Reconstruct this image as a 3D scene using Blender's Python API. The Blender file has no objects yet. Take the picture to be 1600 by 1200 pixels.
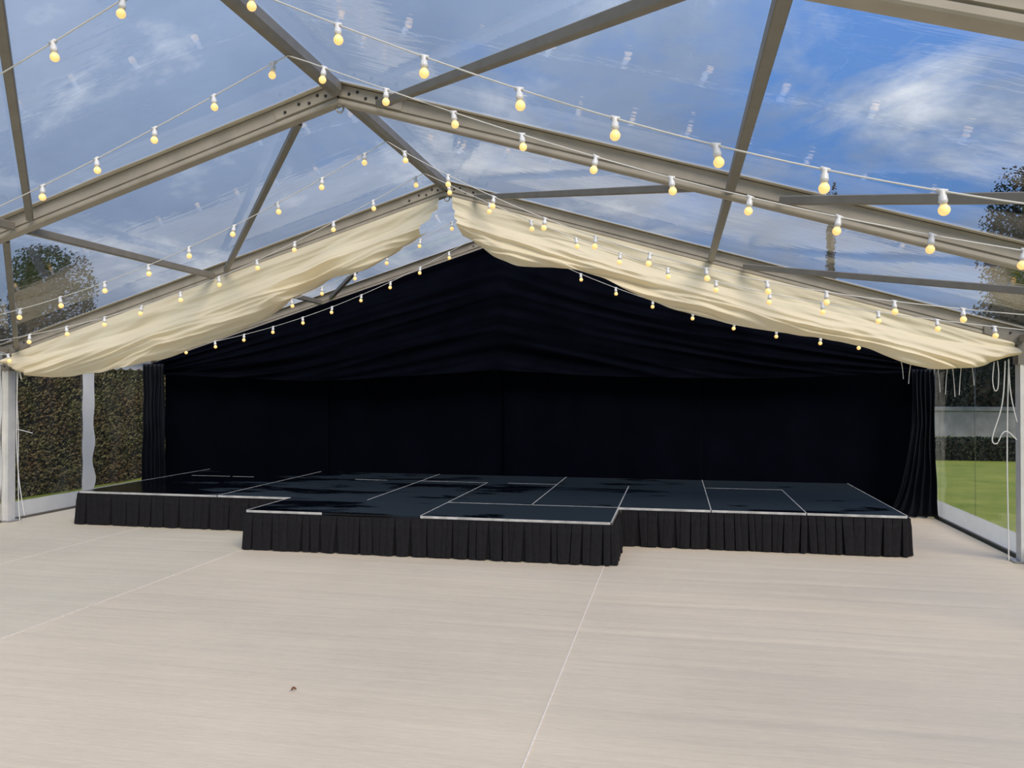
import bpy, bmesh, math, random
from mathutils import Vector, Matrix, noise

scene = bpy.context.scene
COL = scene.collection
random.seed(7)
PI = math.pi

# ------------------------------------------------------------------ camera
F_PX, YAW, PITCH, ROLL = 1219.39, 0.20608, 0.0076, -0.0003
CAM = Vector((2.6212, 0.0, 1.7403))
fw = Vector((-math.sin(YAW)*math.cos(PITCH), math.cos(YAW)*math.cos(PITCH), math.sin(PITCH)))
rt = Vector((math.cos(YAW), math.sin(YAW), 0)); up = rt.cross(fw)
rt, up = rt*math.cos(ROLL)+up*math.sin(ROLL), -rt*math.sin(ROLL)+up*math.cos(ROLL)
cd = bpy.data.cameras.new('camera'); cam = bpy.data.objects.new('camera', cd); COL.objects.link(cam)
cd.sensor_width = 36; cd.lens = 36*F_PX/1600; cd.clip_start = 0.05; cd.clip_end = 500
cam.matrix_world = Matrix(((rt.x, up.x, -fw.x, CAM.x), (rt.y, up.y, -fw.y, CAM.y), (rt.z, up.z, -fw.z, CAM.z), (0, 0, 0, 1)))
scene.camera = cam

# ------------------------------------------------------------------ view, sun, sky
vs = scene.view_settings
vs.view_transform = 'Standard'; vs.look = 'None'; vs.gamma = 1; vs.use_curve_mapping = False
vs.exposure = 0.08

SUN_STRENGTH = 3.6
sd = bpy.data.lights.new('veiled_sun', 'SUN'); sd.energy = SUN_STRENGTH; sd.angle = math.radians(36); sd.color = (1.0, 0.86, 0.68)
so = bpy.data.objects.new('veiled_sun', sd); COL.objects.link(so)
so.rotation_euler = Vector((0.95, -1.15, 1.4)).to_track_quat('Z', 'Y').to_euler(); so.location = (20, -10, 20)

world = bpy.data.worlds.new('sky'); scene.world = world; world.use_nodes = True
def make_sky():
    nt = world.node_tree; N = nt.nodes; L = nt.links
    for n in list(N): N.remove(n)
    out = N.new('ShaderNodeOutputWorld'); bg = N.new('ShaderNodeBackground'); L.new(bg.outputs[0], out.inputs[0])
    tc = N.new('ShaderNodeTexCoord'); sep = N.new('ShaderNodeSeparateXYZ'); L.new(tc.outputs['Generated'], sep.inputs[0])
    def math_(op, a, b=None, clamp=False):
        m = N.new('ShaderNodeMath'); m.operation = op; m.use_clamp = clamp
        for i, v in enumerate((a, b)):
            if v is None: continue
            if isinstance(v, (int, float)): m.inputs[i].default_value = v
            else: L.new(v, m.inputs[i])
        return m.outputs[0]
    zc = math_('MAXIMUM', sep.outputs[2], 0.0)
    den = math_('ADD', zc, 0.22)
    comb = N.new('ShaderNodeCombineXYZ')
    L.new(math_('DIVIDE', sep.outputs[0], den), comb.inputs[0]); L.new(math_('DIVIDE', sep.outputs[1], den), comb.inputs[1])
    def noise_(scale, detail, rough, off, dist=0.0):
        mp = N.new('ShaderNodeMapping'); mp.inputs['Location'].default_value = off; L.new(comb.outputs[0], mp.inputs[0])
        n = N.new('ShaderNodeTexNoise'); n.inputs['Scale'].default_value = scale; n.inputs['Detail'].default_value = detail
        n.inputs['Roughness'].default_value = rough; n.inputs['Distortion'].default_value = dist; L.new(mp.outputs[0], n.inputs['Vector'])
        return n.outputs['Fac']
    def ramp(v, stops):
        r = N.new('ShaderNodeValToRGB'); L.new(v, r.inputs[0]); e = r.color_ramp.elements
        while len(e) < len(stops): e.new(0.5)
        for el, (p, c) in zip(e, stops): el.position = p; el.color = (*c, 1)
        return r.outputs[0]
    # cloud cover thins out towards the right (+x)
    cover = math_('SUBTRACT', noise_(1.9, 8, 0.62, (3.1, 1.7, 0), 0.35), math_('MULTIPLY', sep.outputs[0], 0.34))
    cmask = ramp(cover, [(0.34, (0, 0, 0)), (0.54, (1, 1, 1))])
    shade = noise_(1.5, 8, 0.60, (9.2, 4.4, 0), 0.4)
    cloud = ramp(shade, [(0.30, (0.25, 0.34, 0.52)), (0.52, (0.33, 0.43, 0.62)), (0.70, (0.92, 0.97, 1.05))])
    blue = ramp(zc, [(0.0, (0.42, 0.58, 0.84)), (0.22, (0.16, 0.35, 0.76)), (1.0, (0.08, 0.20, 0.60))])
    mix = N.new('ShaderNodeMix'); mix.data_type = 'RGBA'; L.new(cmask, mix.inputs['Factor']); L.new(blue, mix.inputs['A']); L.new(cloud, mix.inputs['B'])
    # overcast luminance: zenith brighter than horizon
    lum = math_('ADD', math_('MULTIPLY', zc, 1.15), 0.72)
    sc = N.new('ShaderNodeVectorMath'); sc.operation = 'SCALE'; L.new(mix.outputs['Result'], sc.inputs[0]); L.new(lum, sc.inputs['Scale'])
    L.new(sc.outputs[0], bg.inputs[0]); bg.inputs[1].default_value = 0.86
make_sky()

# ------------------------------------------------------------------ dimensions
W, HE, HR = 6.06, 2.216, 4.042            # eave half width, eave height, ridge height (rafter undersides)
YA, YB, YC, YD = 2.816, 5.816, 8.816, 11.816
Y0 = -0.184
SLOPE = (HR-HE)/W
def roof(x): return HR - SLOPE*abs(x)
ZS = 0.42                                  # stage height

# ------------------------------------------------------------------ materials
def mat(name):
    m = bpy.data.materials.new(name); m.use_nodes = True
    nt = m.node_tree
    return m, nt, nt.nodes, nt.links, nt.nodes['Principled BSDF']
def simple(name, col, rough=0.6, metal=0.0, var=0.12, scale=12.0, bump=0.0, stretch=(1, 1, 1), emit=None, estr=0.0, spec=0.5):
    m, nt, N, L, b = mat(name)
    geo = N.new('ShaderNodeNewGeometry'); mp = N.new('ShaderNodeMapping'); mp.inputs['Scale'].default_value = stretch
    L.new(geo.outputs['Position'], mp.inputs[0])
    n = N.new('ShaderNodeTexNoise'); n.inputs['Scale'].default_value = scale; n.inputs['Detail'].default_value = 5
    L.new(mp.outputs[0], n.inputs['Vector'])
    r = N.new('ShaderNodeValToRGB'); L.new(n.outputs['Fac'], r.inputs[0])
    r.color_ramp.elements[0].position = 0.3; r.color_ramp.elements[1].position = 0.7
    r.color_ramp.elements[0].color = (*[c*(1-var) for c in col], 1); r.color_ramp.elements[1].color = (*[min(1, c*(1+var)) for c in col], 1)
    L.new(r.outputs[0], b.inputs['Base Color']); b.inputs['Roughness'].default_value = rough; b.inputs['Metallic'].default_value = metal; b.inputs['Specular IOR Level'].default_value = spec
    if bump:
        bp = N.new('ShaderNodeBump'); bp.inputs['Strength'].default_value = bump; bp.inputs['Distance'].default_value = 0.01
        L.new(n.outputs['Fac'], bp.inputs['Height']); L.new(bp.outputs[0], b.inputs['Normal'])
    if emit:
        b.inputs['Emission Color'].default_value = (*emit, 1); b.inputs['Emission Strength'].default_value = estr
    return m

M = {}
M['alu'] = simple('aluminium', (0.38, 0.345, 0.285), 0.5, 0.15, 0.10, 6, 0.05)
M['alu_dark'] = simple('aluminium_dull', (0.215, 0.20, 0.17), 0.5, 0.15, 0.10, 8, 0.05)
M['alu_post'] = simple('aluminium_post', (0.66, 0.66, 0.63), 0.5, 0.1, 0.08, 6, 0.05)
M['trim'] = simple('deck_trim_aluminium', (0.62, 0.61, 0.57), 0.4, 0.2, 0.25, 9)
M['steel'] = simple('galvanised_steel', (0.42, 0.42, 0.42), 0.4, 0.6, 0.2, 40)
M['bolt'] = simple('dark_bolt', (0.03, 0.03, 0.03), 0.5, 0.3, 0.2, 60)
M['white_pvc'] = simple('white_pvc', (0.92, 0.92, 0.91), 0.45, 0, 0.05, 5, 0.25)
def translucent(m, col, f):
    nt = m.node_tree; N = nt.nodes; L = nt.links; t = N.new('ShaderNodeBsdfTranslucent'); t.inputs[0].default_value = (*col, 1)
    mx = N.new('ShaderNodeMixShader'); mx.inputs[0].default_value = f; out = N['Material Output']
    L.new(N['Principled BSDF'].outputs[0], mx.inputs[1]); L.new(t.outputs[0], mx.inputs[2]); L.new(mx.outputs[0], out.inputs[0])
translucent(M['white_pvc'], (0.90, 0.91, 0.92), 0.34)
M['hem'] = simple('beige_pvc_hem', (0.52, 0.48, 0.40), 0.5, 0, 0.08, 5, 0.2)
M['cable'] = simple('white_cable', (0.66, 0.66, 0.63), 0.5, 0, 0.05, 20)
M['socket'] = simple('white_lamp_socket', (0.72, 0.73, 0.74), 0.35, 0, 0.03, 40)
M['bulb'] = simple('lit_warm_bulb', (0.9, 0.72, 0.38), 0.25, 0, 0.02, 40, emit=(1.0, 0.55, 0.14), estr=0.75)
M['cord'] = simple('white_cord', (0.72, 0.71, 0.68), 0.7, 0, 0.08, 80)
M['skirt'] = simple('black_skirt_cloth', (0.013, 0.0125, 0.014), 0.85, 0, 0.2, 30, 0.1, spec=0.15)
M['black_cloth'] = simple('black_curtain_cloth', (0.0018, 0.0024, 0.0055), 0.9, 0, 0.25, 3, 0.1, spec=0.03)
M['black_satin'] = simple('black_side_curtain_cloth', (0.006, 0.008, 0.013), 0.5, 0, 0.25, 3, 0.1, spec=0.22)
M['bark'] = simple('bark', (0.06, 0.045, 0.035), 0.9, 0, 0.3, 8, 0.5)
M['leaf_brown'] = simple('dry_leaf_brown', (0.26, 0.10, 0.045), 0.7, 0, 0.3, 60)
M['stone'] = simple('pale_stone', (0.26, 0.27, 0.28), 0.8, 0, 0.2, 3, 0.3)
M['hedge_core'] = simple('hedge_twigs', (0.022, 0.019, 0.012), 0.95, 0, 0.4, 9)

def foliage(name, c0, c1, scale=3.0):
    m, nt, N, L, b = mat(name)
    geo = N.new('ShaderNodeNewGeometry'); n = N.new('ShaderNodeTexNoise'); n.inputs['Scale'].default_value = scale; n.inputs['Detail'].default_value = 6
    n.inputs['Roughness'].default_value = 0.75
    L.new(geo.outputs['Position'], n.inputs['Vector'])
    r = N.new('ShaderNodeValToRGB'); L.new(n.outputs['Fac'], r.inputs[0])
    r.color_ramp.elements[0].position = 0.35; r.color_ramp.elements[1].position = 0.65
    r.color_ramp.elements[0].color = (*c0, 1); r.color_ramp.elements[1].color = (*c1, 1)
    L.new(r.outputs[0], b.inputs['Base Color']); b.inputs['Roughness'].default_value = 0.8; b.inputs['Specular IOR Level'].default_value = 0.1
    return m
M['hedge_leaf'] = foliage('hedge_leaves', (0.14, 0.09, 0.05), (0.13, 0.14, 0.06), 2.2)
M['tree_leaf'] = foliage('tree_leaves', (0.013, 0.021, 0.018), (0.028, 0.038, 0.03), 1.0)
M['box_leaf'] = foliage('box_hedge_leaves', (0.018, 0.026, 0.016), (0.035, 0.045, 0.028), 3.0)
M['lawn'] = foliage('lawn_grass', (0.14, 0.19, 0.03), (0.26, 0.28, 0.06), 0.7)

def film(name, tint, base_refl, edge_refl, haze, bump_scale, bump_str):
    """clear pvc: see-through, with a mirror sheen that grows towards grazing angles and faint haze"""
    m = bpy.data.materials.new(name); m.use_nodes = True; nt = m.node_tree; N = nt.nodes; L = nt.links
    for n in list(N): N.remove(n)
    out = N.new('ShaderNodeOutputMaterial')
    tr = N.new('ShaderNodeBsdfTransparent'); tr.inputs[0].default_value = (*tint, 1)
    gl = N.new('ShaderNodeBsdfGlossy'); gl.inputs['Roughness'].default_value = 0.03; gl.inputs[0].default_value = (0.95, 0.95, 0.95, 1)
    df = N.new('ShaderNodeBsdfDiffuse'); df.inputs[0].default_value = (0.75, 0.78, 0.82, 1)
    geo = N.new('ShaderNodeNewGeometry'); mp = N.new('ShaderNodeMapping'); mp.inputs['Scale'].default_value = bump_scale
    L.new(geo.outputs['Position'], mp.inputs[0])
    nz = N.new('ShaderNodeTexNoise'); nz.inputs['Scale'].default_value = 1.0; nz.inputs['Detail'].default_value = 3; nz.inputs['Distortion'].default_value = 0.6
    L.new(mp.outputs[0], nz.inputs['Vector'])
    bp = N.new('ShaderNodeBump'); bp.inputs['Strength'].default_value = bump_str; bp.inputs['Distance'].default_value = 0.01
    L.new(nz.outputs['Fac'], bp.inputs['Height']); L.new(bp.outputs[0], gl.inputs['Normal'])
    lw = N.new('ShaderNodeLayerWeight'); lw.inputs['Blend'].default_value = 0.5
    pw = N.new('ShaderNodeMath'); pw.operation = 'POWER'; L.new(lw.outputs['Facing'], pw.inputs[0]); pw.inputs[1].default_value = 4.0
    ma = N.new('ShaderNodeMath'); ma.operation = 'MULTIPLY_ADD'; L.new(pw.outputs[0], ma.inputs[0]); ma.inputs[1].default_value = edge_refl; ma.inputs[2].default_value = base_refl
    m1 = N.new('ShaderNodeMixShader'); L.new(ma.outputs[0], m1.inputs[0]); L.new(tr.outputs[0], m1.inputs[1]); L.new(gl.outputs[0], m1.inputs[2])
    # dried-water streaks: thin milky haze
    nh = N.new('ShaderNodeTexNoise'); nh.inputs['Scale'].default_value = 0.7; nh.inputs['Detail'].default_value = 6; nh.inputs['Roughness'].default_value = 0.7; L.new(mp.outputs[0], nh.inputs['Vector'])
    rh = N.new('ShaderNodeMapRange'); L.new(nh.outputs['Fac'], rh.inputs[0]); rh.inputs[1].default_value = 0.45; rh.inputs[2].default_value = 0.8; rh.inputs[3].default_value = haze*0.3; rh.inputs[4].default_value = haze*2.2
    m2 = N.new('ShaderNodeMixShader'); L.new(rh.outputs[0], m2.inputs[0]); L.new(m1.outputs[0], m2.inputs[1]); L.new(df.outputs[0], m2.inputs[2])
    L.new(m2.outputs[0], out.inputs[0])
    return m
M['film'] = film('clear_roof_film', (0.93, 0.95, 0.98), 0.085, 0.5, 0.03, (1.5, 9, 3), 0.25)
M['wall_film'] = film('clear_wall_film', (0.90, 0.92, 0.93), 0.06, 0.35, 0.03, (2, 6, 1.2), 0.35)

def cream_mat():
    m = bpy.data.materials.new('cream_lining_cloth'); m.use_nodes = True; nt = m.node_tree; N = nt.nodes; L = nt.links
    for n in list(N): N.remove(n)
    out = N.new('ShaderNodeOutputMaterial'); d = N.new('ShaderNodeBsdfDiffuse'); t = N.new('ShaderNodeBsdfTranslucent'); mx = N.new('ShaderNodeMixShader')
    geo = N.new('ShaderNodeNewGeometry'); n = N.new('ShaderNodeTexNoise'); n.inputs['Scale'].default_value = 2.0; n.inputs['Detail'].default_value = 6; L.new(geo.outputs['Position'], n.inputs['Vector'])
    r = N.new('ShaderNodeValToRGB'); L.new(n.outputs['Fac'], r.inputs[0])
    r.color_ramp.elements[0].color = (0.92, 0.84, 0.62, 1); r.color_ramp.elements[1].color = (0.95, 0.89, 0.70, 1)
    L.new(r.outputs[0], d.inputs[0]); t.inputs[0].default_value = (0.98, 0.77, 0.42, 1)
    mx.inputs[0].default_value = 0.36; L.new(d.outputs[0], mx.inputs[1]); L.new(t.outputs[0], mx.inputs[2]); L.new(mx.outputs[0], out.inputs[0])
    return m
M['cream'] = cream_mat()

def carpet_mat(name, col):
    m, nt, N, L, b = mat(name)
    geo = N.new('ShaderNodeNewGeometry')
    def nz(scale, stretch, detail=4, rough=0.5):
        mp = N.new('ShaderNodeMapping'); mp.inputs['Scale'].default_value = stretch; L.new(geo.outputs['Position'], mp.inputs[0])
        n = N.new('ShaderNodeTexNoise'); n.inputs['Scale'].default_value = scale; n.inputs['Detail'].default_value = detail; n.inputs['Roughness'].default_value = rough
        L.new(mp.outputs[0], n.inputs['Vector']); return n.outputs['Fac']
    rib = nz(1.0, (9, 110, 1), 3, 0.6)            # fine ribs running across the marquee
    ripple = nz(1.0, (0.35, 4.0, 1), 4, 0.55)     # loose waves
    blot = nz(0.8, (1, 1, 1), 5, 0.6)
    r = N.new('ShaderNodeValToRGB'); L.new(rib, r.inputs[0])
    r.color_ramp.elements[0].position = 0.25; r.color_ramp.elements[1].position = 0.75
    r.color_ramp.elements[0].color = (*[c*0.92 for c in col], 1); r.color_ramp.elements[1].color = (*[c*1.06 for c in col], 1)
    r2 = N.new('ShaderNodeMapRange'); L.new(blot, r2.inputs[0]); r2.inputs[1].default_value = 0.3; r2.inputs[2].default_value = 0.7; r2.inputs[3].default_value = 0.94; r2.inputs[4].default_value = 1.04
    mul = N.new('ShaderNodeVectorMath'); mul.operation = 'SCALE'; L.new(r.outputs[0], mul.inputs[0]); L.new(r2.outputs[0], mul.inputs['Scale'])
    L.new(mul.outputs[0], b.inputs['Base Color']); b.inputs['Roughness'].default_value = 0.62
    b.inputs['Specular IOR Level'].default_value = 0.35
    b1 = N.new('ShaderNodeBump'); b1.inputs['Strength'].default_value = 0.5; b1.inputs['Distance'].default_value = 0.03; L.new(ripple, b1.inputs['Height'])
    b2 = N.new('ShaderNodeBump'); b2.inputs['Strength'].default_value = 0.35; b2.inputs['Distance'].default_value = 0.004; L.new(rib, b2.inputs['Height']); L.new(b1.outputs[0], b2.inputs['Normal'])
    L.new(b2.outputs[0], b.inputs['Normal'])
    return m
BEIGE = (0.63, 0.54, 0.405)
M['carpet'] = carpet_mat('beige_carpet', BEIGE)
M['carpet_b'] = carpet_mat('beige_carpet_cooler', (0.605, 0.54, 0.41))
M['carpet_edge'] = simple('carpet_cut_edge', (0.76, 0.69, 0.60), 0.8, 0, 0.1, 30)

def deck_mat():
    m, nt, N, L, b = mat('black_stage_board')
    geo = N.new('ShaderNodeNewGeometry')
    mp = N.new('ShaderNodeMapping'); mp.inputs['Scale'].default_value = (0.42, 1.25, 1); L.new(geo.outputs['Position'], mp.inputs[0])
    n = N.new('ShaderNodeTexNoise'); n.inputs['Scale'].default_value = 1.3; n.inputs['Detail'].default_value = 6; n.inputs['Roughness'].default_value = 0.6; n.inputs['Distortion'].default_value = 0.8
    L.new(mp.outputs[0], n.inputs['Vector'])
    sx = N.new('ShaderNodeSeparateXYZ'); L.new(geo.outputs['Position'], sx.inputs[0])
    bias = N.new('ShaderNodeMapRange'); L.new(sx.outputs[0], bias.inputs[0]); bias.inputs[1].default_value = -3.6; bias.inputs[2].default_value = 1.3; bias.inputs[3].default_value = 0.06; bias.inputs[4].default_value = -0.10
    ad = N.new('ShaderNodeMath'); ad.operation = 'ADD'; L.new(n.outputs['Fac'], ad.inputs[0]); L.new(bias.outputs[0], ad.inputs[1])
    wet = N.new('ShaderNodeMapRange'); L.new(ad.outputs[0], wet.inputs[0]); wet.inputs[1].default_value = 0.47; wet.inputs[2].default_value = 0.53
    def mixc(a, c):
        x = N.new('ShaderNodeMix'); x.data_type = 'RGBA'; L.new(wet.outputs[0], x.inputs['Factor']); x.inputs['A'].default_value = (*a, 1); x.inputs['B'].default_value = (*c, 1); return x.outputs['Result']
    L.new(mixc((0.010, 0.017, 0.022), (0.002, 0.003, 0.005)), b.inputs['Base Color'])
    rr = N.new('ShaderNodeMapRange'); L.new(wet.outputs[0], rr.inputs[0]); rr.inputs[3].default_value = 0.6; rr.inputs[4].default_value = 0.08
    L.new(rr.outputs[0], b.inputs['Roughness'])
    b.inputs['Specular IOR Level'].default_value = 0.28
    g = N.new('ShaderNodeTexNoise'); g.inputs['Scale'].default_value = 90; L.new(geo.outputs['Position'], g.inputs['Vector'])
    bp = N.new('ShaderNodeBump'); bp.inputs['Strength'].default_value = 0.12; bp.inputs['Distance'].default_value = 0.004; L.new(g.outputs['Fac'], bp.inputs['Height']); L.new(bp.outputs[0], b.inputs['Normal'])
    return m
M['deck'] = deck_mat()

# ------------------------------------------------------------------ mesh helpers
def obj(name, bm, m, parent=None, smooth=False):
    me = bpy.data.meshes.new(name); bm.normal_update(); bm.to_mesh(me); bm.free()
    me.materials.append(m)
    if smooth:
        for p in me.polygons: p.use_smooth = True
    o = bpy.data.objects.new(name, me); COL.objects.link(o); o.parent = parent
    return o
def link_copy(name, me, parent, loc=(0, 0, 0), rot=(0, 0, 0)):
    o = bpy.data.objects.new(name, me); COL.objects.link(o); o.parent = parent; o.location = loc; o.rotation_euler = rot
    return o
def thing(name, label, cat, loc=(0, 0, 0), group=None):
    o = bpy.data.objects.new(name, None); COL.objects.link(o); o.location = loc; o.empty_display_size = 0.1
    return tag(o, label, cat, group)
def tag(o, label, cat, group=None):
    o['label'] = label; o['category'] = cat
    if group: o['group'] = group
    return o
def structure(name):
    o = bpy.data.objects.new(name, None); COL.objects.link(o); o['kind'] = 'structure'; o.empty_display_size = 0.1
    return o
def box(bm, x0, x1, y0, y1, z0, z1):
    v = [bm.verts.new((x, y, z)) for z in (z0, z1) for x, y in ((x0, y0), (x1, y0), (x1, y1), (x0, y1))]
    for f in ((3, 2, 1, 0), (4, 5, 6, 7), (0, 1, 5, 4), (1, 2, 6, 5), (2, 3, 7, 6), (3, 0, 4, 7)): bm.faces.new([v[i] for i in f])
    return bm
def newbox(*a): return box(bmesh.new(), *a)
def extrude_profile(prof, p0, p1, upv=(0, 0, 1), bm=None):
    """closed 2D profile (side, height) swept from p0 to p1"""
    bm = bm or bmesh.new(); p0, p1 = Vector(p0), Vector(p1); d = (p1-p0).normalized()
    u = Vector(upv); side = d.cross(u).normalized(); u = side.cross(d).normalized()
    a = [bm.verts.new(p0+side*s+u*h) for s, h in prof]; b = [bm.verts.new(p1+side*s+u*h) for s, h in prof]
    n = len(prof)
    for i in range(n): bm.faces.new((a[i], a[(i+1) % n], b[(i+1) % n], b[i]))
    bm.faces.new(a[::-1]); bm.faces.new(b)
    bmesh.ops.recalc_face_normals(bm, faces=bm.faces)
    return bm
def rect(w, h, h0=0.0): return [(-w/2, h0), (w/2, h0), (w/2, h0+h), (-w/2, h0+h)]
def chamfer_rect(w, h, h0=0.0, c=0.008):
    x = w/2; t = h0+h
    return [(-x+c, h0), (x-c, h0), (x, h0+c), (x, t-c), (x-c, t), (-x+c, t), (-x, t-c), (-x, h0+c)]
def tube(pts, r, sides=6, bm=None):
    bm = bm or bmesh.new(); pts = [Vector(p) for p in pts]; rings = []
    for i, p in enumerate(pts):
        d = (pts[min(i+1, len(pts)-1)]-pts[max(i-1, 0)]).normalized()
        ref = Vector((0, 0, 1)) if abs(d.z) < 0.9 else Vector((1, 0, 0))
        s = d.cross(ref).normalized(); t = s.cross(d)
        rings.append([bm.verts.new(p+(s*math.cos(2*PI*k/sides)+t*math.sin(2*PI*k/sides))*r) for k in range(sides)])
    for a, b in zip(rings, rings[1:]):
        for k in range(sides): bm.faces.new((a[k], a[(k+1) % sides], b[(k+1) % sides], b[k]))
    bm.faces.new(rings[0][::-1]); bm.faces.new(rings[-1])
    bmesh.ops.recalc_face_normals(bm, faces=bm.faces)
    return bm
def lathe(prof, n=14, bm=None):
    bm = bm or bmesh.new(); rings = []
    for r, z in prof:
        rings.append([bm.verts.new((0, 0, z))] if r < 1e-6 else [bm.verts.new((r*math.cos(2*PI*k/n), r*math.sin(2*PI*k/n), z)) for k in range(n)])
    for a, b in zip(rings, rings[1:]):
        if len(a) == 1 and len(b) == 1: continue
        for k in range(n):
            k2 = (k+1) % n
            if len(a) == 1: bm.faces.new((a[0], b[k2], b[k]))
            elif len(b) == 1: bm.faces.new((a[k], a[k2], b[0]))
            else: bm.faces.new((a[k], a[k2], b[k2], b[k]))
    bmesh.ops.recalc_face_normals(bm, faces=bm.faces)
    return bm
def grid(fn, nu, nv):
    """cloth sheet from fn(u, v), u and v in 0..1"""
    bm = bmesh.new(); V = [[bm.verts.new(fn(i/nu, j/nv)) for j in range(nv+1)] for i in range(nu+1)]
    for i in range(nu):
        for j in range(nv): bm.faces.new((V[i][j], V[i+1][j], V[i+1][j+1], V[i][j+1]))
    return bm
def solid(o, t, offset=0.0):
    md = o.modifiers.new('thickness', 'SOLIDIFY'); md.thickness = t; md.offset = offset
    return o
def lerp(pts, x):
    if x <= pts[0][0]: return pts[0][1]
    for (a, b), (c, d) in zip(pts, pts[1:]):
        if x <= c: return b+(d-b)*(x-a)/(c-a)
    return pts[-1][1]
def smooth_lerp(pts, x, w=0.12):
    return sum(lerp(pts, x+k*w/3) for k in (-3, -2, -1, 0, 1, 2, 3))/7
def nz(x, y, z=0.0): return noise.noise(Vector((x, y, z)))

# ------------------------------------------------------------------ ground and floor
lawn = obj('lawn', newbox(-90, 90, -20, 150, -0.30, -0.06), M['lawn']); lawn['kind'] = 'structure'

floor = structure('floor')
RIPPLES = [(5.64, 0.6, 5.4, 0.011), (6.46, 1.6, 4.6, 0.009), (7.4, 2.1, 5.6, 0.008), (5.05, 1.7, 4.3, 0.008), (4.35, 2.2, 5.2, 0.007), (6.0, 2.3, 5.8, 0.006), (6.95, 2.2, 5.9, 0.007), (8.0, 2.6, 5.9, 0.006), (6.9, -1.6, -0.2, 0.006), (5.5, -2.4, -1.0, 0.006)]
edges = [-W, -4.0, -2.0, 0.0, 1.93, 4.0, W]
for i, (a, b) in enumerate(zip(edges, edges[1:])):
    def carpet(u, v, a=a, b=b):
        x = a+(b-a)*u; y = -2.0+14.2*v
        z = 0.0015*nz(x*0.6, y*5.0, 3)
        for yr, xa, xb, am in RIPPLES:
            if xa < x < xb: z -= am*math.exp(-((y-yr-0.05*nz(x*0.7, yr, 2))/0.05)**2)*0.7*math.sin(PI*(x-xa)/(xb-xa))
        return (x, y, z-0.003)
    bm = grid(carpet, 14, 560)
    o = obj('carpet_strip', bm, M['carpet_b'] if i in (0, 1) else M['carpet'], floor, True)
obj('subfloor', newbox(-W, W, -2.0, 12.2, -0.06, -0.022), M['alu_dark'], floor)
for x in (-4.0, -2.0, 1.93):
    wd = 0.0035 if x > 0 else 0.0025
    obj('carpet_seam', newbox(x-wd, x+wd, -2.0, 12.2, -0.004, 0.0025), M['carpet_edge'], floor)

# ------------------------------------------------------------------ frames
RAFTER = [(-0.045, -0.02), (0.045, -0.02), (0.05, -0.010), (0.05, 0.016), (0.033, 0.019), (0.033, 0.030), (0.045, 0.033), (0.045, 0.125), (0.037, 0.132),
          (-0.037, 0.132), (-0.045, 0.125), (-0.045, 0.033), (-0.033, 0.030), (-0.033, 0.019), (-0.05, 0.016), (-0.05, -0.010)]
POST = [(-0.06, -0.05), (0.06, -0.05), (0.06, -0.02), (0.045, -0.012), (0.045, 0.012), (0.06, 0.02), (0.06, 0.05), (-0.06, 0.05), (-0.06, 0.02), (-0.045, 0.012), (-0.045, -0.012), (-0.06, -0.02)]
def bolt_mesh():
    me = bpy.data.meshes.new('bolt'); bm = lathe([(0, 0.008), (0.011, 0.008), (0.013, 0.0), (0, 0.0)], 8); bm.to_mesh(me); bm.free(); me.materials.append(M['bolt']); return me
BOLT = bolt_mesh()
def frame(y, label, posts=True):
    t = thing('portal_frame', label, 'tent frame', (0, y, 0), 'aluminium portal frames of the marquee')
    for s in (-1, 1):
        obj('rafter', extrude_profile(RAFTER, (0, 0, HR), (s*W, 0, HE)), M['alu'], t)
        obj('post', extrude_profile(POST, (s*(W+0.02), 0, 0.012), (s*(W+0.02), 0, HE+0.05), (1, 0, 0)), M['alu_post'], t)
        pl = obj('base_plate', newbox(s*(W+0.02)-0.12, s*(W+0.02)+0.12, -0.10, 0.10, 0.0, 0.012), M['steel'], t)
        # eave knee: gusset plate with bolts
        bm = bmesh.new(); pts = [(s*W+s*0.08, HE-0.22), (s*W-s*0.05, HE-0.22), (s*W-s*0.05, HE-0.02), (s*W-s*0.36, HE+0.10), (s*W-s*0.36, HE+0.17), (s*W+s*0.08, HE+0.11)]
        f = [bm.verts.new((x, -0.066, z)) for x, z in pts]; g = [bm.verts.new((x, 0.066, z)) for x, z in pts]
        bm.faces.new(f); bm.faces.new(g[::-1])
        for i in range(6): bm.faces.new((f[i], f[(i+1) % 6], g[(i+1) % 6], g[i]))
        bmesh.ops.recalc_face_normals(bm, faces=bm.faces)
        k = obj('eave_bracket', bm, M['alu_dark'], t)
        for bx, bz in ((0.02, -0.16), (0.02, -0.07), (-0.12, 0.10), (-0.28, 0.155)):
            link_copy('bolt', BOLT, k, (s*(W+bx), -0.066, HE+bz), (PI/2, 0, 0))
        # ridge gusset half
        bm = extrude_profile([(-0.052, 0.036), (0.052, 0.036), (0.052, 0.124), (-0.052, 0.124)], (0, 0, HR), (s*0.52, 0, roof(0.52)))
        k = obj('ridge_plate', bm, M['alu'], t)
        for bx, dz in ((0.10, 0.07), (0.17, 0.10), (0.24, 0.065), (0.33, 0.09), (0.45, 0.07)):
            link_copy('bolt', BOLT, k, (s*bx, -0.052, roof(bx)+dz), (PI/2, 0, 0))
    # lifting eye under the ridge
    ring = [(0.03*math.cos(a), 0, HR-0.052+0.03*math.sin(a)) for a in [2*PI*k/14 for k in range(15)]]
    obj('lifting_eye', tube(ring, 0.008), M['steel'], t)
    return t
frame(YA, 'nearest aluminium frame, its rafter crossing the top right corner')
frame(YB, 'second aluminium frame, bare rafters meeting at the upper left ridge joint')
frame(YC, 'third aluminium frame with the cream cloth swags hung under its rafters')
frame(YD, 'rear aluminium frame behind the black gable drape')

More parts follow.
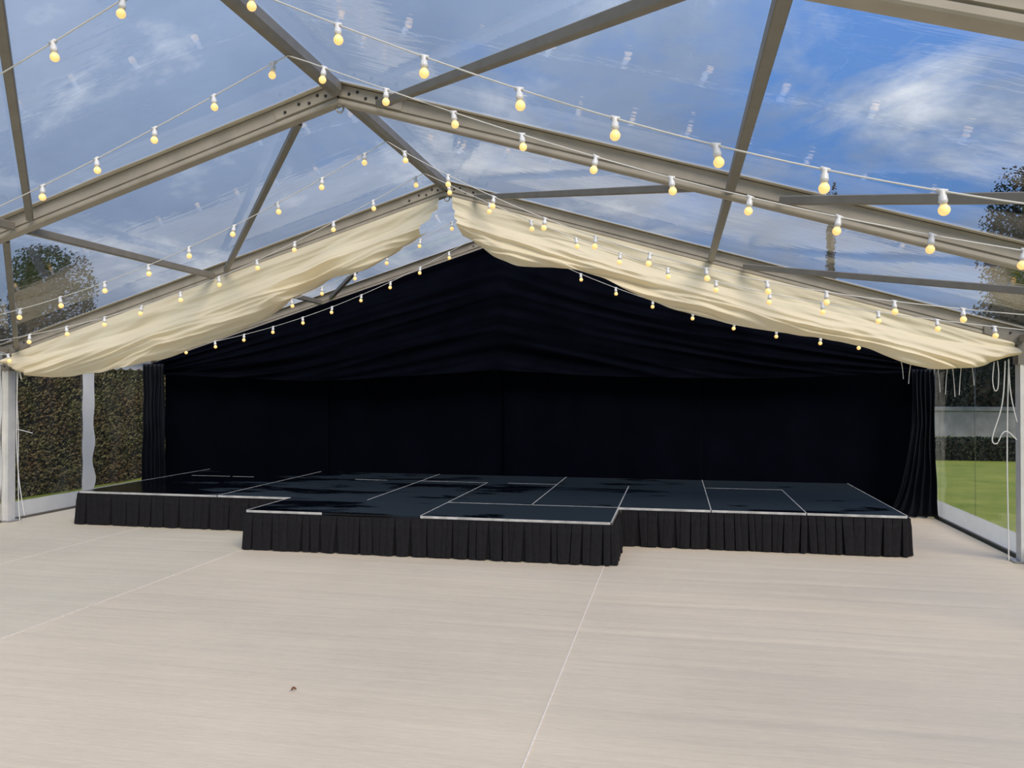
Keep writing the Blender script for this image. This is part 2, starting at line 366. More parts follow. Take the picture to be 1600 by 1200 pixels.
# purlins and braces between the frames
PUR = chamfer_rect(0.06, 0.07, -0.01, 0.006)
BRC = chamfer_rect(0.055, 0.06, 0.0, 0.006)
RDG = [(-0.05, 0.055), (-0.028, 0.02), (0.028, 0.02), (0.05, 0.055), (0.05, 0.125), (-0.05, 0.125)]
def member(name, label, cat, prof, a, b, group, end_mat='bolt'):
    a, b = Vector(a), Vector(b); t = thing(name, label, cat, a, group)
    d = (b-a); n = d.normalized()
    k = (0.074+0.0285*math.hypot(n.x, n.z))/abs(n.y)            # distance along the member to the rafter's face
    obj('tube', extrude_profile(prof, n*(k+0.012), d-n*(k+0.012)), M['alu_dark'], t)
    # end hooks
    h0 = sum(p[1] for p in prof)/len(prof)
    for e0, e1 in ((n*k, n*(k+0.03)), (d-n*(k+0.03), d-n*k)):
        obj('end_hook', extrude_profile(rect(0.035, 0.045, h0-0.022), e0, e1), M[end_mat], t)
BAY = [(YA, YB, 'the nearest and second frames'), (YB, YC, 'the second and the cream-draped frame'), (YC, YD, 'the cream-draped and rear frames')]
MX = 0.496*W
for y0, y1, where in BAY:
    member('ridge_purlin', 'ridge purlin between '+where, 'purlin', RDG, (0, y0, HR), (0, y1, HR), 'ridge purlins')
    for s, side in ((-1, 'left'), (1, 'right')):
        member('roof_purlin', side+' slope middle purlin between '+where, 'purlin', PUR, (s*MX, y0, roof(MX)), (s*MX, y1, roof(MX)), 'roof purlins')
        if y0 != YA: member('eave_purlin', side+' eave purlin between '+where, 'purlin', PUR, (s*(W-0.02), y0, HE+0.02), (s*(W-0.02), y1, HE+0.02), 'eave purlins')
        if s < 0: hi, lo = ((0.32, y0), (2.90, y1)), ((3.16, y0), (W-0.1, y1))
        else: hi, lo = ((2.86, y0), (0.28, y1)), ((W-0.1, y0), (3.26, y1))
        for nm, ((xa, ya), (xb, yb)) in (('upper', hi), ('lower', lo)):
            if s < 0 and y0 == YA and nm == 'lower': continue          # out of view
            member('diagonal_brace', nm+' diagonal brace on '+side+' slope between '+where, 'brace', BRC, (s*xa, ya, roof(xa)), (s*xb, yb, roof(xb)), 'diagonal roof braces')

# ------------------------------------------------------------------ clear roof
ceiling = structure('ceiling')
for y0, y1 in ((Y0, YA), (YA, YB), (YB, YC), (YC, YD)):
    for s in (-1, 1):
        def skin(u, v, y0=y0, y1=y1, s=s):
            x = (W+0.10)*u; y = y0+(y1-y0)*v
            sag = 0.022*math.sin(PI*v)*math.sin(PI*u)+0.004*nz(x*1.3, y*2.2, s*5)*min(1, 6*v, 6*(1-v))
            return (s*x, y, roof(x)+0.15-sag)
        p = obj('clear_panel', grid(skin, 40, 24), M['film'], ceiling, True)
        for ya, yb in ((y0+0.0, y0+0.10), (y1-0.10, y1-0.0)):
            def hem(u, v, ya=ya, yb=yb, s=s, y0=y0):
                x = (W+0.08)*u; wob = 0.012*nz(x*2.1, ya*3, 2)
                far = v if abs(ya-y0) < 1e-4 else 1-v
                y = (ya if v < 0.5 else yb)+(wob if far > 0.5 else 0)
                return (s*x, y, roof(x)+0.142)
            solid(obj('hem', grid(hem, 60, 1), M['hem'], p), 0.004)

# ------------------------------------------------------------------ side walls
def wall(name, s):
    w = structure(name); X = s*(W+0.085)
    for bi, (y0, y1) in enumerate(((Y0, YA), (YA, YB), (YB, YC), (YC, YD))):
        cuts = [y0+0.05, (y0+y1)/2-0.04, y1-0.05] if s < 0 else [y0+0.05, y1-0.05]
        for a, b in zip(cuts, cuts[1:]):
            def pane(u, v, a=a, b=b):
                y = a+(b-a)*u; z = 0.22+(2.36-0.22)*v
                return (X+0.010*nz(y*2.0, z*1.2, 4)+0.006*nz(y*5+z*4, z*1.0, 8), y, z)
            obj('clear_pane', grid(pane, 30, 30), M['wall_film'], w, True)
            def skirt(u, v, a=a, b=b):
                y = a+(b-a)*u; z = 0.0+0.23*v
                return (X+0.008*nz(y*7+z*5, z*3, 1), y, z)
            obj('white_bottom_band', grid(skirt, 40, 6), M['white_pvc'], w, True)
        if s < 0:
            ym = (y0+y1)/2
            def strip(u, v, ym=ym):
                z = 0.20+2.10*v; wv = 0.035*math.sin(z*11+ym)*max(0, 1-z/1.6)
                y = ym-0.12+0.24*u+wv*(0.4+0.6*u)
                return (X+0.02+0.018*math.sin(z*11+1+u*2)*(1-v), y, z)
            obj('white_join_strip', grid(strip, 6, 60), M['white_pvc'], w, True)
            def edge(u, v, y1=y1):
                z = 0.02+2.2*v; return (X+0.02+0.012*math.sin(z*7+u*3), y1-0.18+0.11*u, z)
            obj('white_edge_strip', grid(edge, 4, 40), M['white_pvc'], w, True)
            def val(u, v, y0=y0, y1=y1):
                y = y0+0.06+(y1-y0-0.12)*u; sc = 0.035*abs(math.sin((y-y0)*PI/0.22))
                return (X+0.03, y, 2.30-(0.20+sc)*v)
            obj('scalloped_valance', grid(val, 140, 3), M['white_pvc'], w, True)
        else:
            ym = (y0+y1)/2
            obj('welded_seam', newbox(X-0.004, X+0.004, ym-0.012, ym+0.012, 0.22, 2.3), M['wall_film'], w)
        obj('ground_rail', newbox(X-0.03, X+0.03, y0+0.07, y1-0.07, -0.05, 0.018), M['alu_dark'], w)
wall('wall_left', -1); wall('wall_right', 1)

# ------------------------------------------------------------------ black backdrop
for i, (a, b, lab) in enumerate(((-6.0, -3.0, 'black backdrop curtain panel at the far left behind the stage'), (-3.0, 0.0, 'black backdrop curtain panel left of the stage centre'),
                                 (0.0, 3.0, 'black backdrop curtain panel right of the stage centre'), (3.0, 6.0, 'black backdrop curtain panel at the far right behind the stage'))):
    def cur(u, v, a=a, b=b, i=i):
        x = a-0.015+(b-a+0.03)*u; z = 0.01+2.32*v
        e = min(u, 1-u)*3.0
        y = YD+0.17+0.05*(i % 2)-0.022*math.sin(x*6.5+1.5*nz(x, 0, 0))*(0.6+0.4*(1-v)) - 0.02*nz(x*3, z*0.5, 0)
        return (x, y, z)
    o = solid(obj('backdrop_curtain', grid(cur, 120, 12), M['black_cloth'], None, True), 0.004); tag(o, lab, 'curtain', 'black backdrop curtains')

LOW = [(-6.0, 2.0), (-5.75, 2.0), (-3.05, 1.87), (-1.2, 1.97), (-0.05, 2.04), (1.0, 1.97), (2.11, 1.92), (3.94, 1.90), (5.82, 1.98), (6.0, 2.0)]
def gable(u, v):
    x = -6.02+12.04*u; zt = roof(x)-0.035; zb = smooth_lerp(LOW, x, 0.4)
    t = 1-v; z = zt+(zb-zt)*t
    ax = abs(x); h = zt-zb
    # swags: folds run parallel to the rafter near the top and level out towards the bottom hem
    f1 = nz(x*0.30+0.4, t*(4+3.2*h), 1.7); f2 = nz(x*0.5, t*(9+4*h), 6.1)
    roll = 0.05*max(0, math.cos(t*h*16))*math.exp(-t*h*4)
    y = YD-0.10-roll-0.10*math.sin(PI*min(1, t*1.02))*min(1, h)-0.05*(1-abs(2*f1))*min(1, 3*t)-0.03*f2*min(1, 3*t)
    y -= 0.05*max(0, (t-0.86)/0.14)
    return (x, y, z)
o = solid(obj('gable_drape', grid(gable, 200, 110), M['black_cloth'], None, True), 0.004); tag(o, 'black swagged cloth filling the gable above the backdrop curtains', 'drape')

def side_curtain(name_label, xs_top, xs_bot, yb, yt, ztop, zbot, n, ph, tie=None):
    def f(u, v):
        z = zbot+(ztop-zbot)*v
        g = min(1, v*1.6)**0.45; x0 = xs_bot[0]+(xs_top[0]-xs_bot[0])*g; x1 = xs_bot[1]+(xs_top[1]-xs_bot[1])*g
        x = x0+(x1-x0)*u
        amp = 0.055*(1-0.35*v)
        y = yb+(yt-yb)*v-amp*math.sin(2*PI*n*u+ph+0.9*nz(u*2, z*1.4, ph))-0.02*nz(u*9, z*2.2, ph+3)
        return (x+0.02*math.cos(2*PI*n*u+ph)+0.02*nz(z*2, u*3, ph), y, z)
    o = solid(obj('side_curtain', grid(f, 100, 50), M['black_satin'], None, True), 0.004)
    return tag(o, name_label, 'curtain', 'gathered black side curtains')
side_curtain('gathered black side curtain at the left end of the stage', (-5.98, -5.62), (-6.00, -5.56), YD-0.42, YD-0.42, 2.17, 0.015, 5, 0.4)
side_curtain('gathered black side curtain sweeping to the floor right of the stage', (5.80, 6.06), (5.38, 6.10), YD-0.30, YD-0.24, 2.02, 0.015, 5, 2.0)

# ------------------------------------------------------------------ cream swags
def swag(s, label, bottom, end_in, seed):
    X0, X1 = 0.08, W-0.09
    def prof(u, v):
        ax = X0+(X1-X0)*u
        zt = roof(ax)-0.024; zb = smooth_lerp(bottom, ax, 0.16)+(0.035 if s > 0 else 0.0)*min(1, max(0, (ax-1.5)*2)); h = max(0.06, zt-zb)
        # v 0..0.8 front face going down, 0.8..1 turned up behind
        wrap = v > 0.8
        t = v/0.8 if not wrap else 1.0
        ww = (v-0.8)/0.2 if wrap else 0.0
        low = max(0.0, (t-0.36)/0.64)
        # bunched folds running along the rafter, slanting down towards the eave
        q = t*h*10.5+0.30*nz(ax*0.9, seed, 0)*2
        n1 = nz(ax*0.5+seed, q*0.55, seed); n2 = nz(ax*0.8+seed*2, q*1.25, seed+4); n3 = nz(ax*3.2-t*6, q*0.6, seed+8)
        n4 = nz(ax*2.2-t*h*5.0, ax*0.4+t*3.0, seed+11)
        folds = (0.14*(1-abs(2.2*n1))+0.075*(1-abs(2.4*n2)))*(0.12+0.88*low) + 0.016*n3 + 0.030*n4*(1-low)
        belly = 0.08*math.sin(PI*min(1, low*0.93))**0.8 if low > 0 else 0
        fade = min(1, t*7)
        y = YC-0.068-(folds*fade+belly)
        z = zt-h*t
        if t > 0.85 and not wrap: y += 0.06*((t-0.85)/0.15)**2
        if wrap:
            y = y+0.06+0.22*math.sin(ww*PI/2); z = zb+0.02*math.sin(ww*PI)+0.07*ww**2
            y = min(y, YC+0.16)
        # ragged inner end: cloth pulled back lower down
        pull = end_in*max(0, 1-u/0.14)
        sm = lambda a, b: max(0, min(1, (t-a)/(b-a)))
        step = pull*(0.05*t+0.13*sm(0.33, 0.40)+0.12*sm(0.62, 0.68)+0.06*sm(0.7, 1.0))
        ax2 = ax+step
        endp = max(0, (u-0.965)/0.035)
        z += 0.02*nz(ax*4, t*5, seed)*low+0.05*endp*low*(1-t)
        z -= SLOPE*step
        return (s*ax2, y, z)
    o = obj('cream_swag', grid(prof, 330, 120), M['cream'], None, True)
    tag(o, label, 'drape', 'cream lining swags')
LB = [(0.0, 3.66), (0.08, 3.62), (0.19, 3.54), (0.46, 3.43), (0.75, 3.25), (1.17, 3.10), (1.4, 3.11), (1.56, 3.0), (2.0, 2.79), (2.41, 2.60), (3.02, 2.37), (3.73, 2.13), (4.2, 2.03), (4.66, 1.96), (5.2, 1.905), (5.5, 1.90), (5.75, 1.98), (6.0, 2.12)]
RB = [(0.0, 3.62), (0.12, 3.58), (0.21, 3.52), (0.38, 3.38), (0.65, 3.22), (0.9, 3.15), (1.17, 3.12), (1.46, 3.10), (1.70, 3.03), (1.89, 2.91), (2.2, 2.75), (2.59, 2.58), (3.26, 2.39), (3.92, 2.28), (4.49, 2.17), (4.7, 2.08), (4.86, 2.0), (5.16, 1.91), (5.52, 1.915), (5.76, 1.99), (5.93, 2.04), (6.0, 2.08)]
swag(-1, 'bunched cream lining cloth hung along the left rafter', LB, 0.55, 3.3)
swag(1, 'bunched cream lining cloth hung along the right rafter', RB, 0.35, 7.9)

# ------------------------------------------------------------------ stage
def board_mesh(w, d): return newbox(0.006, w-0.006, 0.006, d-0.006, -0.022, 0.0)
def deck(x0, y0, w, d, label, trims):
    t = thing('stage_deck', label, 'stage deck', (x0, y0, 0), 'modular stage decks')
    bm = newbox(0.004, w-0.004, 0.004, d-0.004, ZS-0.030, ZS)
    obj('board', bm, M['deck'], t)
    bm = bmesh.new()
    for a in ((0.004, w-0.004, 0.004, 0.04), (0.004, w-0.004, d-0.04, d-0.004), (0.004, 0.04, 0.04, d-0.04), (w-0.04, w-0.004, 0.04, d-0.04)): box(bm, *a, ZS-0.11, ZS-0.030)
    obj('frame', bm, M['alu_dark'], t)
    for lx in (0.06, w-0.06):
        for ly in (0.06, d-0.06): obj('leg', newbox(lx-0.022, lx+0.022, ly-0.022, ly+0.022, 0.003, ZS-0.030), M['alu_dark'], t)
    q = 0.010
    for e, f0, f1 in trims:
        if e == 'f': a = (w*f0, w*f1, 0.0, q)
        if e == 'b': a = (w*f0, w*f1, d-q, d)
        if e == 'l': a = (0.0, q, d*f0, d*f1)
        if e == 'r': a = (w-q, w, d*f0, d*f1)
        obj('edge_trim', newbox(*a, ZS-0.022, ZS+0.0025), M['trim'], t)
YS, YF, YR = 8.82, 7.80, 10.82
ordn = ['leftmost', 'second', 'third', 'fourth', 'fifth', 'sixth', 'seventh', 'eighth', 'ninth', 'rightmost']
FT = {-5: [('f', 0, 1), ('l', 0, 1)], -4: [('f', 0, 1), ('b', 0.0, 0.35)], -3: [('f', 0, 1), ('l', 0, 1)], -2: [('b', 0.0, 0.5)], -1: [('l', 0, 1), ('b', 0, 1)], 0: [('l', 0, 1), ('f', 0, 1), ('b', 0.3, 1)],
      1: [('l', 0, 1), ('f', 0, 1), ('r', 0, 1)], 2: [('f', 0, 1)], 3: [('f', 0, 1), ('l', 0, 1), ('b', 0, 1), ('r', 0, 1)], 4: [('f', 0, 1), ('r', 0, 1)]}
FT[-5] += [('b', 0.3, 0.95)]
for i, x in enumerate(range(-5, 5)):
    deck(x, YS, 1.0, 2.0, 'black stage deck, %s from left in the long middle row' % ordn[i], FT[x])
for i, (x, nm) in enumerate(zip((-5, -3, -1, 1, 3), ('leftmost', 'second from left', 'central', 'fourth from left', 'rightmost'))):
    tr = [[('l', 0, 1)], [('l', 0, 1)], [('l', 0, 1)], [('l', 0, 1)], [('l', 0, 1), ('r', 0, 1)]][i]
    deck(x, YR, 2.0, 0.93, 'black stage deck, %s in the rear row against the backdrop' % nm, tr)
deck(-2, YF, 2.0, YS-YF, 'left deck of the stage thrust, glossy wet black', [('f', 0, 0.45), ('l', 0, 1)])
deck(0, YF, 2.0, YS-YF, 'right deck of the stage thrust with bright metal edging', [('f', 0, 1), ('r', 0, 1), ('l', 0, 1)])

def pleated(path, label, seed):
    """knife-pleated valance along a plan polyline"""
    pts = [Vector((*p, 0)) for p in path]; rnd = random.Random(seed)
    samples = []
    for a, b in zip(pts, pts[1:]):
        d = b-a; L = d.length; d.normalize(); n = Vector((d.y, -d.x, 0)); s = 0.0
        while s < L-0.02:
            w = rnd.choice((0.06, 0.075, 0.09, 0.11))*rnd.uniform(0.9, 1.1); w = min(w, L-s); k = rnd.uniform(0.8, 1.25); sk = rnd.uniform(-0.03, 0.03)
            for fr, off in ((0.0, 0.000), (0.03, 0.024*k), (0.5, 0.026*k), (0.88, 0.020*k), (0.95, 0.000)):
                samples.append((a+d*(s+w*fr), n, off, d*sk))
            s += w
        samples.append((b, n, 0.004, d*0))
    bm = bmesh.new(); cols = []
    H = [(ZS-0.024, 0.35), (ZS-0.07, 0.55), (ZS-0.11, 0.9), (0.22, 1.1), (0.10, 1.4), (0.006, 1.75)]
    for p, n, off, sk in samples:
        hem = rnd.uniform(0.0, 0.006)
        cols.append([bm.verts.new(p+n*(0.012+off*k)+sk*(1-z/ZS)+Vector((0, 0, z+(hem if z < 0.05 else 0)))) for z, k in H])
    for a, b in zip(cols, cols[1:]):
        for j in range(len(H)-1): bm.faces.new((a[j], b[j], b[j+1], a[j+1]))
    o = solid(obj('stage_skirt', bm, M['skirt'], None), 0.003, -1)
    return tag(o, label, 'stage skirt', 'pleated stage skirts')
pleated([(-5.0, 11.3), (-5.0, YS), (-2.0, YS)], 'black pleated skirt below the left wing of the stage', 1)
pleated([(-2.0, YS-0.04), (-2.0, YF), (2.0, YF), (2.0, YS-0.04)], 'black pleated skirt around the projecting stage thrust', 2)
pleated([(2.03, YS), (5.0, YS), (5.0, 11.3)], 'black pleated skirt below the right wing of the stage', 3)

# ------------------------------------------------------------------ festoon lights
def make_mesh(name, bm, m):
    me = bpy.data.meshes.new(name); bm.normal_update(); bm.to_mesh(me); bm.free(); me.materials.append(m)
    for p in me.polygons: p.use_smooth = True
    return me
SOCKET = make_mesh('socket', lathe([(0, 0.012), (0.012, 0.012), (0.015, 0.006), (0.013, -0.008), (0.017, -0.012), (0.0185, -0.030), (0.020, -0.032), (0.020, -0.040), (0.0165, -0.044), (0.0165, -0.052), (0, -0.052)], 12), M['socket'])
BULB = make_mesh('bulb', lathe([(0, -0.046), (0.0125, -0.048), (0.0145, -0.054)]+[(0.0255*math.sin(a), -0.0765+0.0255*math.cos(a)) for a in [0.62+(PI-0.62)*k/9 for k in range(10)]], 14), M['bulb'])
CLAMP = make_mesh('clamp', box(bmesh.new(), -0.022, 0.022, -0.009, 0.009, -0.003, 0.013), M['socket'])
HANG = 0.086
def string(y, label, xl, xr, sl, sr, pl=1.0, pr=1.0, extra=None, seed=0):
    """one festoon: left leg bulbs xl (|x|), right leg bulbs xr, bulb sag sl / sr"""
    rnd = random.Random(seed)
    t = thing('string_light', label, 'string light', (0, y, 0), 'festoon strings under the roof')
    def cz(x):
        s, p = (sl, pl) if x < 0 else (sr, pr)
        return roof(x)+0.02-s*math.sin(PI*min(1, (abs(x)/6.0))**p)
    pts = [(x, 0, cz(x)) for x in [-5.97+0.1493*k for k in range(81)]]
    pts[40] = (0, 0, HR+0.015)
    if extra: pts = [Vector(p)-Vector((0, y, 0)) for p in extra]+pts
    obj('cable', tube(pts, 0.0042, 6), M['cable'], t, True)
    obj('hook', tube([(0, 0, HR+0.03), (0.012, 0, HR+0.05), (0.005, 0, HR+0.075)], 0.004, 5), M['cable'], t)
    spots = [(-x, cz(-x)) for x in xl]+[(x, cz(x)) for x in xr]
    for x, z in spots:
        s = link_copy('socket', SOCKET, t, (x, 0, z-0.008), (rnd.uniform(-0.10, 0.10), rnd.uniform(-0.18, 0.18), 0))
        link_copy('bulb', BULB, s)
        link_copy('clamp', CLAMP, s, (0, 0, 0.004), (0, math.atan(SLOPE)*(1 if x > 0 else -1), 0))
    if extra:
        for e in extra[1:2]:
            s = link_copy('socket', SOCKET, t, (e[0], e[1]-y, e[2]-0.008), (0.1, -0.2, 0)); link_copy('bulb', BULB, s); link_copy('clamp', CLAMP, s)
    return t
def ext(xs, end=5.8, step=0.485):
    xs = list(xs)
    while xs[-1]+step < end: xs.append(xs[-1]+step)
    return xs
D_ = 0.055   # share of the measured bulb sag that is the hanging lamp itself
string(YA+0.95, 'nearest festoon string of warm bulbs, crossing the top of the view', ext([0.36, 0.81]), ext([0.42, 0.91, 1.38, 1.87, 2.34, 2.81, 3.29, 3.78]), 0.28, 0.33, seed=1)
string(YA+2.14, 'second festoon string, tied to the ridge just before the bare ridge joint', ext([0.11, 0.57, 1.04, 1.52, 1.98]), ext([0.27, 0.72, 1.19, 1.65, 2.13, 2.60, 3.07, 3.58, 4.09]), 0.24, 0.22, seed=2)
string(YB+1.04, 'third festoon string, first one beyond the bare second frame', ext([0.22, 0.65, 1.11, 1.57, 2.06, 2.51, 3.01, 3.53, 4.01]), ext([0.17, 0.59, 1.02, 1.49, 1.94, 2.41, 2.88, 3.38, 3.85, 4.37, 4.88]), 0.33, 0.42, 0.95, 0.85, seed=3)
string(YB+2.14, 'fourth festoon string, hanging close before the cream swags', ext([0.10, 0.58, 1.04, 1.50, 1.96, 2.43, 2.92, 3.42, 3.91, 4.43, 4.94]), ext([0.27, 0.72, 1.16, 1.63, 2.08, 2.55, 3.02, 3.53, 4.01, 4.51, 5.02]), 0.33, 0.34, 1.0, 0.92,
       extra=[(-5.98, YC-0.37, 2.26), (-5.66, YC-0.44, 2.195), (-5.80, YC-0.52, 2.19), (-5.95, YC-0.62, 2.215)], seed=4)
string(YC+1.04, 'fifth festoon string, half hidden behind the cream swags', ext([0.24, 0.68, 1.14, 1.60, 2.08, 2.53, 3.00, 3.51, 4.02, 4.49]), ext([0.24, 0.70, 1.18, 1.66, 2.12]), 0.33, 0.33, 0.95, 0.95, seed=5)
string(YC+2.14, 'rear festoon string, glowing in front of the black gable drape', ext([0.15, 0.61, 1.05, 1.51, 1.97, 2.44, 2.92, 3.41, 3.90, 4.40, 4.90, 5.40]), ext([0.30, 0.80, 1.32, 1.81, 2.32, 2.86, 3.41, 3.95, 4.51]), 0.34, 0.40, 0.92, 0.9, seed=6)

# ------------------------------------------------------------------ loose cords, leaf
def cord(label, pts, r=0.006, n=10):
    P = [Vector(p) for p in pts]; out = []
    for i in range(len(P)-1):
        p0, p1, p2, p3 = P[max(i-1, 0)], P[i], P[i+1], P[min(i+2, len(P)-1)]
        for k in range(n):
            t = k/n
            out.append(0.5*((2*p1)+(-p0+p2)*t+(2*p0-5*p1+4*p2-p3)*t*t+(-p0+3*p1-3*p2+p3)*t**3))
    out.append(P[-1])
    return tag(obj('hanging_cord', tube(out, r, 6), M['cord'], None, True), label, 'cord', 'loose white cords')
cy = YC-0.13
cord('long white cord hanging to the floor beside the left post', [(-5.83, cy, 2.16), (-5.82, cy, 1.6), (-5.80, cy, 1.2), (-5.80, cy, 0.7), (-5.79, cy, 0.25), (-5.77, cy, 0.03)])
cord('slack white cord looped beside the left post, splaying at its foot', [(-5.84, cy-0.02, 2.14), (-5.76, cy-0.02, 1.98), (-5.74, cy-0.02, 1.88), (-5.79, cy-0.02, 1.95), (-5.80, cy-0.03, 1.2), (-5.76, cy-0.03, 0.6), (-5.68, cy-0.02, 0.10)])
cord('short stiff white cord end sticking out from the left cords', [(-5.81, cy-0.02, 1.23), (-5.68, cy-0.02, 1.205), (-5.56, cy-0.02, 1.18)], 0.005)
cord('long white cord running to the floor beside the right post', [(5.90, cy, 2.05), (5.885, cy, 1.5), (5.88, cy, 1.0), (5.885, cy, 0.5), (5.89, cy, 0.02)])
cord('white cord loop hanging knee-shaped beside the right post', [(5.86, cy-0.02, 2.03), (5.83, cy-0.02, 1.6), (5.74, cy-0.02, 1.26), (5.78, cy-0.02, 1.20), (5.83, cy-0.02, 1.30), (5.88, cy-0.02, 1.32), (5.96, cy-0.02, 1.24)])
cord('thin white cord hanging straight between the right cord loop and post', [(5.885, cy-0.03, 2.04), (5.90, cy-0.03, 1.75), (5.93, cy-0.03, 1.55), (5.96, cy-0.03, 1.42)], 0.005)
cord('short white cord loop under the end of the right swag', [(5.76, cy-0.02, 2.02), (5.745, cy-0.02, 1.85), (5.76, cy-0.02, 1.74), (5.79, cy-0.02, 1.75), (5.80, cy-0.02, 1.9), (5.79, cy-0.02, 2.03)], 0.005)
tape_x = [4.93, 5.02, 5.28, 5.37, 5.42, 5.50, 5.60]
tape_l = [0.13, 0.15, 0.20, 0.22, 0.25, 0.24, 0.16]
words = ['leftmost', 'second', 'third', 'fourth', 'fifth', 'sixth', 'rightmost']
for i, (x, l) in enumerate(zip(tape_x, tape_l)):
    z0 = smooth_lerp(RB, x, 0.16)+0.05
    tag(cord('x', [(x, YC-0.02, z0), (x+0.012*(-1)**i, YC-0.02, z0-l*0.6), (x+0.02*(-1)**i, YC-0.02, z0-l-0.05)], 0.004),
        '%s thin white tie tape dangling under the right cream swag' % words[i], 'tie tape', 'tie tapes of the right swag')

def leaf():
    bm = bmesh.new(); n = 8; rows = []
    for i in range(n+1):
        t = i/n; w = 0.018*math.sin(PI*t**0.8)*(1+0.25*math.sin(t*22)); x = -0.03+0.06*t
        zc = 0.004+0.010*math.sin(PI*t); rows.append([bm.verts.new((x, -w, zc+0.012)), bm.verts.new((x, 0, zc)), bm.verts.new((x, w, zc+0.016))])
    for a, b in zip(rows, rows[1:]):
        for j in range(2): bm.faces.new((a[j], b[j], b[j+1], a[j+1]))
    return bm
t = thing('dry_leaf', 'small curled brown leaf lying alone on the beige carpet', 'leaf', (0.46, 4.17, 0.002)); t.rotation_euler = (0, 0, 0.6); t.scale = (0.5, 0.5, 0.7)
solid(obj('blade', leaf(), M['leaf_brown'], t, True), 0.001); obj('stalk', tube([(-0.03, 0, 0.005), (-0.045, 0.004, 0.003), (-0.055, 0.010, 0.006)], 0.0012, 5), M['leaf_brown'], t)

# ------------------------------------------------------------------ outdoors
def leaf_cloud(points, size, rnd):
    verts = []; faces = []
    for p in points:
        n = Vector((rnd.gauss(0, 1), rnd.gauss(0, 1), rnd.gauss(0, 1))).normalized(); a = n.orthogonal().normalized(); b = n.cross(a)
        s = size*rnd.uniform(0.6, 1.4); k = len(verts)
        verts += [p-a*s, p+b*s*0.5, p+a*s, p-b*s*0.5]; faces.append((k, k+1, k+2, k+3))
    me = bpy.data.meshes.new('foliage'); me.from_pydata([tuple(v) for v in verts], [], faces)
    return me
def stuff(me, m, parent):
    me.materials.append(m); o = bpy.data.objects.new('foliage', me); COL.objects.link(o); o.parent = parent; o['kind'] = 'stuff'; return o
rnd = random.Random(5)
h = thing('hedge', 'tall clipped brown and green hedge outside the left clear wall', 'hedge', (-8.6, 13, -0.06))
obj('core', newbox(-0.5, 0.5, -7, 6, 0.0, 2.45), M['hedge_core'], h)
P = []
for _ in range(52000):
    y = rnd.uniform(-5, 6); z = rnd.uniform(0, 2.5)
    P.append(Vector((0.5+0.10*noise.noise(Vector((y*1.5, z*1.5, 0)))+rnd.uniform(-0.02, 0.12), y, z)))
for _ in range(3000): P.append(Vector((rnd.uniform(-0.5, 0.55), rnd.uniform(-5, 6), 2.45+rnd.uniform(-0.02, 0.1))))
stuff(leaf_cloud(P, 0.027, rnd), M['hedge_leaf'], h)
h = thing('box_hedge', 'low dark clipped hedge at the far edge of the lawn', 'hedge', (14, 22.2, -0.06))
obj('core', newbox(-9, 14, -0.4, 0.4, 0, 0.50), M['hedge_core'], h)
P = [Vector((rnd.uniform(-9, 4), -0.4+rnd.uniform(-0.08, 0.03), rnd.uniform(0, 0.52))) for _ in range(5000)]+[Vector((rnd.uniform(-9, 4), rnd.uniform(-0.4, 0.4), 0.50+rnd.uniform(0, 0.06))) for _ in range(3000)]
stuff(leaf_cloud(P, 0.05, rnd), M['box_leaf'], h)
w = thing('garden_wall', 'pale low stone wall beyond the lawn hedge', 'wall', (16, 33, -0.06))
obj('wall_body', newbox(-11, 14, -0.2, 0.2, 0, 1.0), M['stone'], w); obj('coping', newbox(-11.05, 14.05, -0.26, 0.26, 1.0, 1.14), M['stone'], w)

h = thing('field_hedge', 'tall dark hedgerow closing the view behind the stone wall', 'hedge', (18, 41.5, -0.06))
obj('core', newbox(-14, 16, -0.6, 0.6, 0, 3.3), M['hedge_core'], h)
P = [Vector((rnd.uniform(-14, 16), -0.6+rnd.uniform(-0.3, 0.0), rnd.uniform(0, 3.6+0.5*noise.noise(Vector((k*0.01, 0, 0)))))) for k in range(9000)]
stuff(leaf_cloud(P, 0.11, rnd), M['box_leaf'], h)

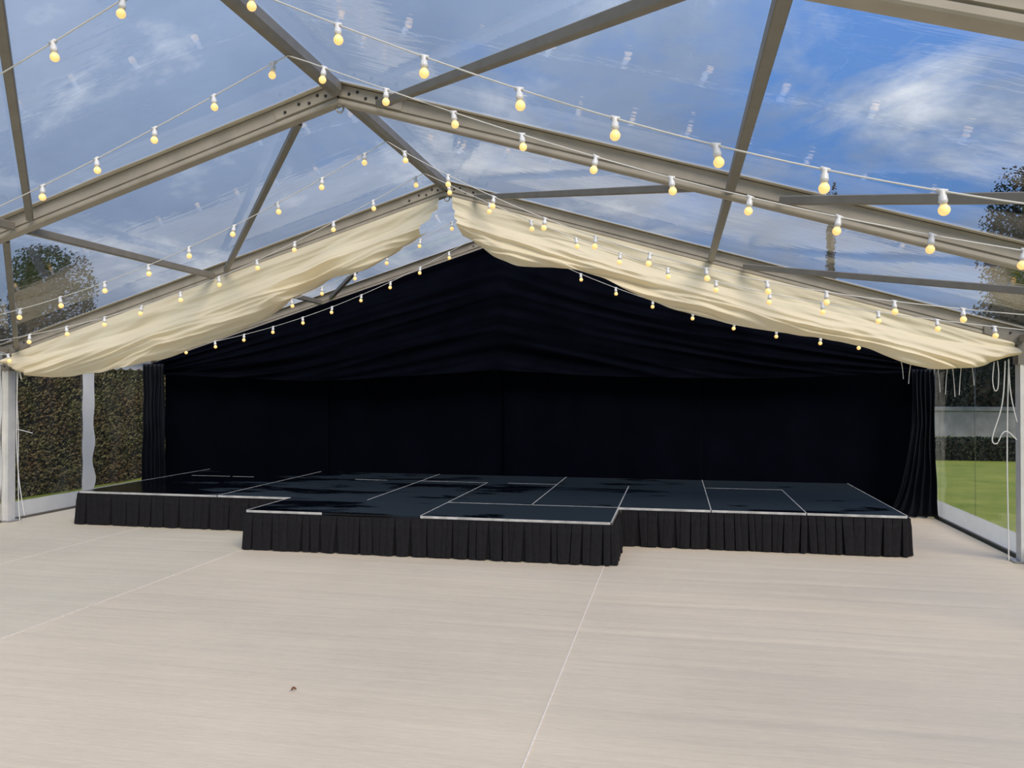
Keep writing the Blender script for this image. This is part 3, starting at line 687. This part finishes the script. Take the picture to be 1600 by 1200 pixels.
def tree(label, loc, height, rx, trunk_h, n, size, seed, slim=False):
    r = random.Random(seed)
    t = thing('tree', label, 'tree', loc, 'trees outside the marquee')
    bm = tube([(0, 0, 0), (0.05*rx, 0, height*0.3), (0, 0.04*rx, height*0.6), (0, 0, height*0.93)], 0.035*height*0.35 if not slim else 0.09, 8)
    obj('trunk', bm, M['bark'], t)
    P = []; ch = (height-trunk_h)/2; cz = trunk_h+ch
    blobs = [(Vector((r.uniform(-.6, .6)*rx, r.uniform(-.6, .6)*rx, cz+r.uniform(-.75, .75)*ch)), r.uniform(.35, .55)) for _ in range(14)]
    while len(P) < n:
        b, k = r.choice(blobs); d = Vector((r.gauss(0, 1), r.gauss(0, 1), r.gauss(0, 1))).normalized()*r.uniform(0.55, 1.0)
        p = b+Vector((d.x*rx*k, d.y*rx*k, d.z*ch*k))
        if p.z < height: P.append(p)
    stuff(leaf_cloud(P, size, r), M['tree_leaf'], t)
    for k in range(5):
        a = r.uniform(0, 2*PI); z0 = trunk_h+ch*(0.1+0.22*k)
        obj('branch', tube([(0, 0, z0), (0.3*rx*math.cos(a), 0.3*rx*math.sin(a), z0+0.25*ch), (0.62*rx*math.cos(a), 0.62*rx*math.sin(a), z0+0.4*ch)], 0.03*max(0.5, rx*0.5), 6), M['bark'], t)
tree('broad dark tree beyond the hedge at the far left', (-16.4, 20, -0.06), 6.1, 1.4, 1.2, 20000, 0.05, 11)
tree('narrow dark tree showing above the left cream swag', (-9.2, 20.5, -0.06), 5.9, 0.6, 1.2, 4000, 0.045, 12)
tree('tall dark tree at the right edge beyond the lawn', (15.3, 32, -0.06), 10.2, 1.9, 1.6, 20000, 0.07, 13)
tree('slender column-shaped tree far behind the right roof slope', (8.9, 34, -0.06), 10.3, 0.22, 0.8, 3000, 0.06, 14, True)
for i, (x, y, hh, rx, lab) in enumerate(((9.4, 37, 3.4, 1.9, 'low round tree behind the stone wall, beside the black curtain'), (14.0, 38, 3.2, 2.0, 'low round tree behind the middle of the stone wall'),
                                  (18.8, 37, 3.6, 2.0, 'low round tree behind the stone wall, towards the right post'), (24.0, 38, 3.8, 2.2, 'low round tree behind the far right of the stone wall'))):
    tree(lab, (x, y, -0.06), hh, rx, 0.5, 6000, 0.09, 20+i)
